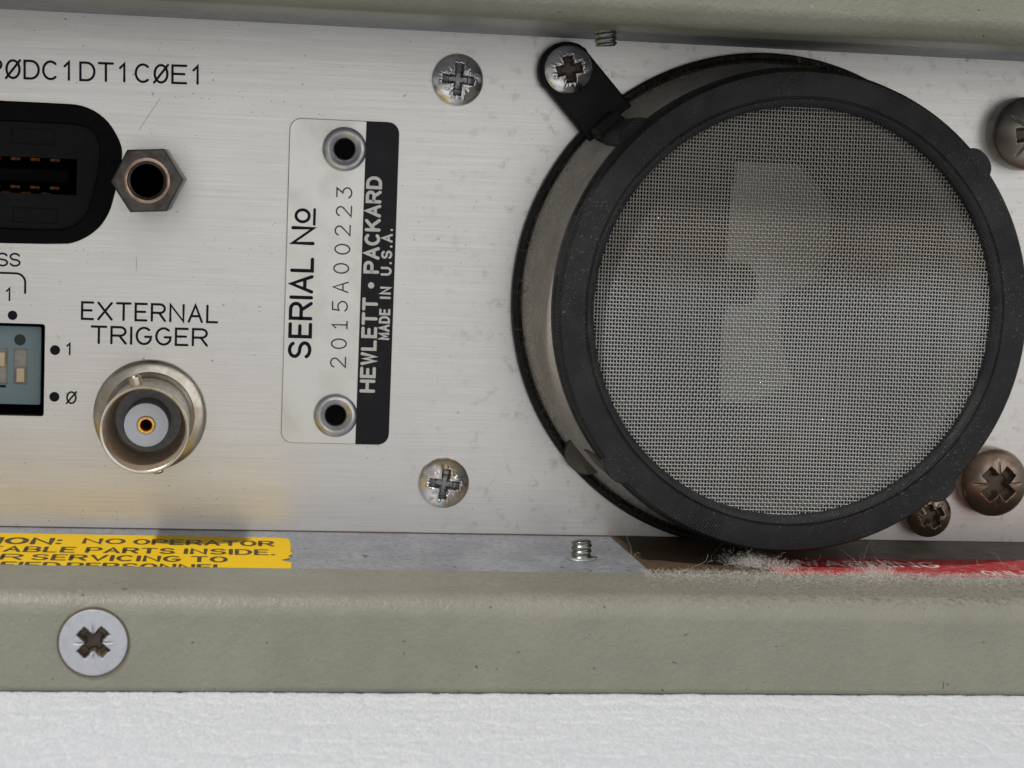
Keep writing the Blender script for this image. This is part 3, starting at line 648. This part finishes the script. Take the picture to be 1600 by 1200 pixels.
# ============================================================ fan behind the panel
fan = thing('cooling_fan', 'dark cooling fan with a pale hub plate, dimly seen behind the wire gauze', 'fan', (FX, 0, FZ))
obj('motor_case', moved(cyl(1.25, -2.6, -1.3, 64, .05), Matrix.Translation((.3, 0, 0))), M['hubdark'], fan)
hub = [(-.26, 1.65), (.62, 1.66), (1.2, 1.2), (1.3, .3), (.50, .05), (.55, -.5), (.75, -1.0), (.2, -1.22), (-.29, -1.22), (-.26, -.085), (.02, -.06), (.13, .0), (.17, .12), (.15, .28), (.04, .43), (-.10, .47), (-.27, .47)]
def inside(x, y, poly):
    c = False
    for (x1, y1), (x2, y2) in zip(poly, poly[1:] + poly[:1]):
        if (y1 > y) != (y2 > y) and x < (x2 - x1) * (y - y1) / (y2 - y1) + x1: c = not c
    return c
q = .035; V = []; F = []; idx = {}
for i in range(-12, 48):
    for j in range(-38, 50):
        if inside((i + .5) * q, (j + .5) * q, hub):
            f4 = []
            for a, c in ((i, j), (i + 1, j), (i + 1, j + 1), (i, j + 1)):
                if (a, c) not in idx:
                    x_ = a * q; idx[(a, c)] = len(V); V.append((x_, c * q, -.30 - .10 * math.cos(c * q * 1.3) - .55 * max(0, x_ + .12) ** 1.3))
                f4.append(idx[(a, c)])
            F.append(tuple(f4))
hm = mesh(V, F)
o = obj('hub_plate', hm, M['hub'], fan, smooth=True); md = o.modifiers.new('s', 'SOLIDIFY'); md.thickness = .03
for k in range(5):
    a = 2 * PI * k / 5 + .3
    V = []; F = []
    for i in range(7):
        r = 1.2 + 1.05 * i / 6
        for j in range(5):
            t = a + (j / 4 - .5) * .75 + i * .03; V.append((r * math.cos(t), r * math.sin(t), -.7 - j * .22))
    for i in range(6):
        for j in range(4): F.append((i * 5 + j, i * 5 + j + 1, (i + 1) * 5 + j + 1, (i + 1) * 5 + j))
    me = mesh(V, F); o = obj('blade', me, M['blade'], fan, smooth=True); md = o.modifiers.new('s', 'SOLIDIFY'); md.thickness = .06
obj('fan_housing', lathe([(2.36, -.16), (2.36, -2.6), (2.5, -2.6), (2.5, -.16)], 96), M['blade'], fan)

# ============================================================ labels stuck on the lower ledge (local x = X, y = depth)
gf = slab([[(1.29, -.012), (9.2, -.012), (9.2, -2.3), (1.36, -2.3), (1.33, -1.2)]], 0, .002)  # sheet that paints the filter's cast shadow, plus dust, onto the ledge
obj('shade_dust_film', gf, M['shade_dust'], panel, label='painted brown filter shadow and dust on the ledge below the filter').matrix_world = Matrix.Translation((0, 0, ZB + .002))
yl = thing('caution_label', 'torn yellow caution sticker with dark capitals on the lower ledge at left', 'sticker', (0, 0, ZB), face=False)
edge = [(-8.8, -.41)] + [(-8.8 + i * .42, -.415 - .003 * i + random.uniform(-.006, .006)) for i in range(1, 15)] + [(-2.62, -.462), (-2.52, -.50), (-2.485, -.60), (-2.478, -.95), (-2.49, -1.25), (-2.47, -1.38), (-2.52, -1.5), (-2.50, -1.60), (-2.60, -1.72), (-2.49, -1.86), (-2.50, -2.3), (-8.8, -2.3)]
obj('sticker_film', slab([edge], .003, .012), M['yellow'], yl)
cp = lambda s, x0, x1, y, h, st, w=.2, gap=.09: text(s, x0, y, h, w, .2, st, 0, total=x1 - x0, z=.0135, gap=gap)
obj('caution_print', cp('CAUTION:', -6.72, -4.995, -1.035, .32, .062), M['lab_ink'], yl)
obj('caution_print', cp('NO', -4.726, -4.31, -.96, .27, .045), M['lab_ink'], yl)
obj('caution_print', cp('OPERATOR', -4.178, -2.68, -.965, .27, .045), M['lab_ink'], yl)
bx_ = [('SERVICEABLE', -6.75, -4.80, -1.47), ('PARTS', -4.653, -3.745, -1.465), ('INSIDE.', -3.613, -2.68, -1.46), ('REFER', -6.5, -5.30, -1.89), ('SERVICING', -5.18, -3.673, -1.885), ('TO', -3.53, -3.186, -1.88), ('QUALIFIED', -6.3, -4.88, -2.3), ('PERSONNEL', -4.78, -3.18, -2.3)]
for s, x0, x1, y in bx_: 
    if y > -2: obj('caution_print', cp(s, x0, x1, y, .27, .045), M['lab_ink'], yl)
V, F = [], []
for s, x0, x1, y in bx_[-2:]: obj('caution_print', cp(s, x0, x1, -2.30, .27, .045), M['lab_ink'], yl)
rl = thing('warning_label', 'red warning sticker with pale capitals under lint on the lower ledge at right', 'sticker', (0, 0, ZB), face=False)
obj('sticker_film', slab([[(2.75, -1.22), (5.0, -1.16), (9.2, -.98), (9.2, -2.3), (2.75, -2.3)]], .003, .012), M['red'], rl)
obj('warning_print', cp('WARNING', 3.20, 4.76, -1.64, .27, .05), M['red_ink'], rl)
obj('warning_print', cp('ONLY', 5.16, 5.75, -2.03, .22, .035), M['red_ink'], rl)

# ============================================================ lint and dust fibres
def fibres(n, place, length, r, seed, curl=.9):
    g_ = np.random.default_rng(seed); V = []; F = []
    for _ in range(n):
        p = np.array(place(g_)); L = length * g_.uniform(.35, 1.6); k = 9; d_ = g_.normal(size=3); d_[2] = abs(d_[2]) * .4; d_ /= np.linalg.norm(d_)
        zmin = p[2]; rr = r * g_.uniform(.6, 1.3); b0 = len(V)
        ax = g_.normal(size=3)
        for i in range(k):
            u = np.cross(d_, ax); u /= (np.linalg.norm(u) + 1e-9); w = np.cross(d_, u)
            for a in (0, 2.094, 4.189): V.append(tuple(p + rr * (math.cos(a) * u + math.sin(a) * w)))
            p = p + d_ * L / k; d_ = d_ + g_.normal(size=3) * curl * .55; d_ /= np.linalg.norm(d_)
            if p[2] < zmin: p[2] = zmin + .004; d_[2] = abs(d_[2])
        for i in range(k - 1):
            for a in range(3): c = (a + 1) % 3; F.append((b0 + i * 3 + a, b0 + i * 3 + c, b0 + i * 3 + 3 + c, b0 + i * 3 + 3 + a))
    return mesh(V, F)
def place_line(g_):
    x = 1.2 + 5.6 * g_.beta(1.1, 1.0); return (x, -2.22 - abs(g_.normal(0, .30)) + .12, ZB + .022 + abs(g_.normal(0, .012)))
def place_clump(g_):
    c = ((2.55, -1.72), (2.8, -2.0), (3.85, -2.1), (3.75, -2.35))[g_.choice(4, p=[.5, .18, .14, .18])]
    return (c[0] + g_.normal(0, .13), c[1] + g_.normal(0, .11), ZB + .02 + abs(g_.normal(0, .05)))
dl = obj('lint', merge([fibres(8000, place_line, .05, .0007, 3), fibres(2600, place_clump, .075, .0007, 5), fibres(18, lambda g_: (g_.uniform(1.2, 5.8), -1.7 + g_.normal(0, .25), ZB + .03), .5, .0010, 9, .5)]), M['lint'])
dl['kind'] = 'stuff'; dl['label'] = 'matted grey lint lying along the ledge and on the red sticker'; dl['category'] = 'lint'
def place_rim(g_):
    a = D(g_.choice([g_.uniform(25, 85), g_.uniform(85, 128), g_.uniform(145, 250)], p=[.6, .15, .25])); r = 2.70 + g_.uniform(-.07, .14)
    return (FX + r * math.cos(a), -g_.uniform(.05, .25), FZ + r * math.sin(a))
def fuzz(n, seed):
    g_ = np.random.default_rng(seed); V = []; F = []
    for _ in range(n):
        p = np.array(place_rim(g_)); c = np.array([FX, p[1], FZ]); o = (p - c) / np.linalg.norm(p - c); L = g_.uniform(.05, .17)
        d_ = o * g_.uniform(-.3, 1.0) + g_.normal(size=3) * .6; d_ /= np.linalg.norm(d_); ax = g_.normal(size=3); b0 = len(V)
        for i in range(6):
            u = np.cross(d_, ax); u /= np.linalg.norm(u) + 1e-9; w = np.cross(d_, u); rr = .0026 * (1 - i / 8)
            for a in (0, 2.094, 4.189): V.append(tuple(p + rr * (math.cos(a) * u + math.sin(a) * w)))
            p = p + d_ * L / 6; d_ = d_ + g_.normal(size=3) * .3; d_ /= np.linalg.norm(d_)
            if p[1] > -.012: p[1] = -.012
        for i in range(5):
            for a in range(3): c2 = (a + 1) % 3; F.append((b0 + i * 3 + a, b0 + i * 3 + c2, b0 + i * 3 + 3 + c2, b0 + i * 3 + 3 + a))
    return mesh(V, F)
rf = obj('rim_fuzz', fuzz(2600, 21), M['brownlint']); rf['kind'] = 'stuff'; rf['label'] = 'brown fuzz of dust caught round the base of the round filter'; rf['category'] = 'lint'

# ============================================================ white foam the instrument stands on
def foam():
    st = .0155; xs = np.arange(-9.6, 10.0, st); ys = np.arange(-7.6, -2.9, st * 1.25)
    X, Y = np.meshgrid(xs, ys, indexing='xy'); cell = .23; g_ = np.random.default_rng(5)
    ky = .42
    nx, ny = int(22 / cell) + 4, int(8 * ky / cell) + 4; jx, jy, jh = g_.uniform(.12, .88, (ny, nx)), g_.uniform(.12, .88, (ny, nx)), g_.normal(0, 1, (ny, nx))
    U, W = (X + 10.5) / cell, (Y + 8.2) * ky / cell; iu, iw = U.astype(int), W.astype(int)
    f1 = np.full(X.shape, 9.0); f2 = np.full(X.shape, 9.0); hh = np.zeros(X.shape)
    for a in (-1, 0, 1):
        for c in (-1, 0, 1):
            cu, cw = np.clip(iu + a, 0, nx - 1), np.clip(iw + c, 0, ny - 1)
            dd = np.hypot(cu + jx[cw, cu] - U, cw + jy[cw, cu] - W)
            cl = dd < f1; f2 = np.where(cl, f1, np.minimum(f2, dd)); hh = np.where(cl, jh[cw, cu], hh); f1 = np.where(cl, dd, f1)
    Z = -3.962 + .009 * np.sqrt(np.clip(1 - (f1 / .85) ** 2, 0, 1)) +   .001 * hh - .0055 * np.exp(-((f2 - f1) / .05) ** 2)
    for k in range(14):
        fr = 14 * 1.25 ** k; th = g_.uniform(0, 2 * PI); Z += .0018 / (1 + k * .35) * np.sin(fr * (X * math.cos(th) + .3 * Y * math.sin(th)) + 2.2 * np.sin(fr * .37 * (X * math.sin(th * 2) - Y) + k))
    Z += g_.normal(0, .0016, X.shape)
    ny_, nx_ = X.shape; V = np.stack([X, Y, Z], -1).reshape(-1, 3)
    i = np.arange(ny_ - 1)[:, None] * nx_ + np.arange(nx_ - 1)[None]; F = np.stack([i, i + 1, i + 1 + nx_, i + nx_], -1).reshape(-1, 4)
    me = bpy.data.meshes.new('foam'); me.vertices.add(len(V)); me.vertices.foreach_set('co', V.ravel()); me.loops.add(F.size); me.loops.foreach_set('vertex_index', F.ravel().astype(np.int32))
    me.polygons.add(len(F)); me.polygons.foreach_set('loop_start', np.arange(0, F.size, 4, dtype=np.int32)); me.polygons.foreach_set('loop_total', np.full(len(F), 4, dtype=np.int32))
    me.update(); me.shade_smooth(); return me
fm = obj('foam_surface', foam(), M['foam']); fm['kind'] = 'structure'; fm['label'] = 'white expanded polystyrene foam the instrument stands on'
fb = obj('foam_block', box(-9.6, 10.0, -7.55, 6, -6, -4.06), M['foam']); fb['kind'] = 'structure'; fb['label'] = 'body of the white polystyrene foam slab under the instrument'
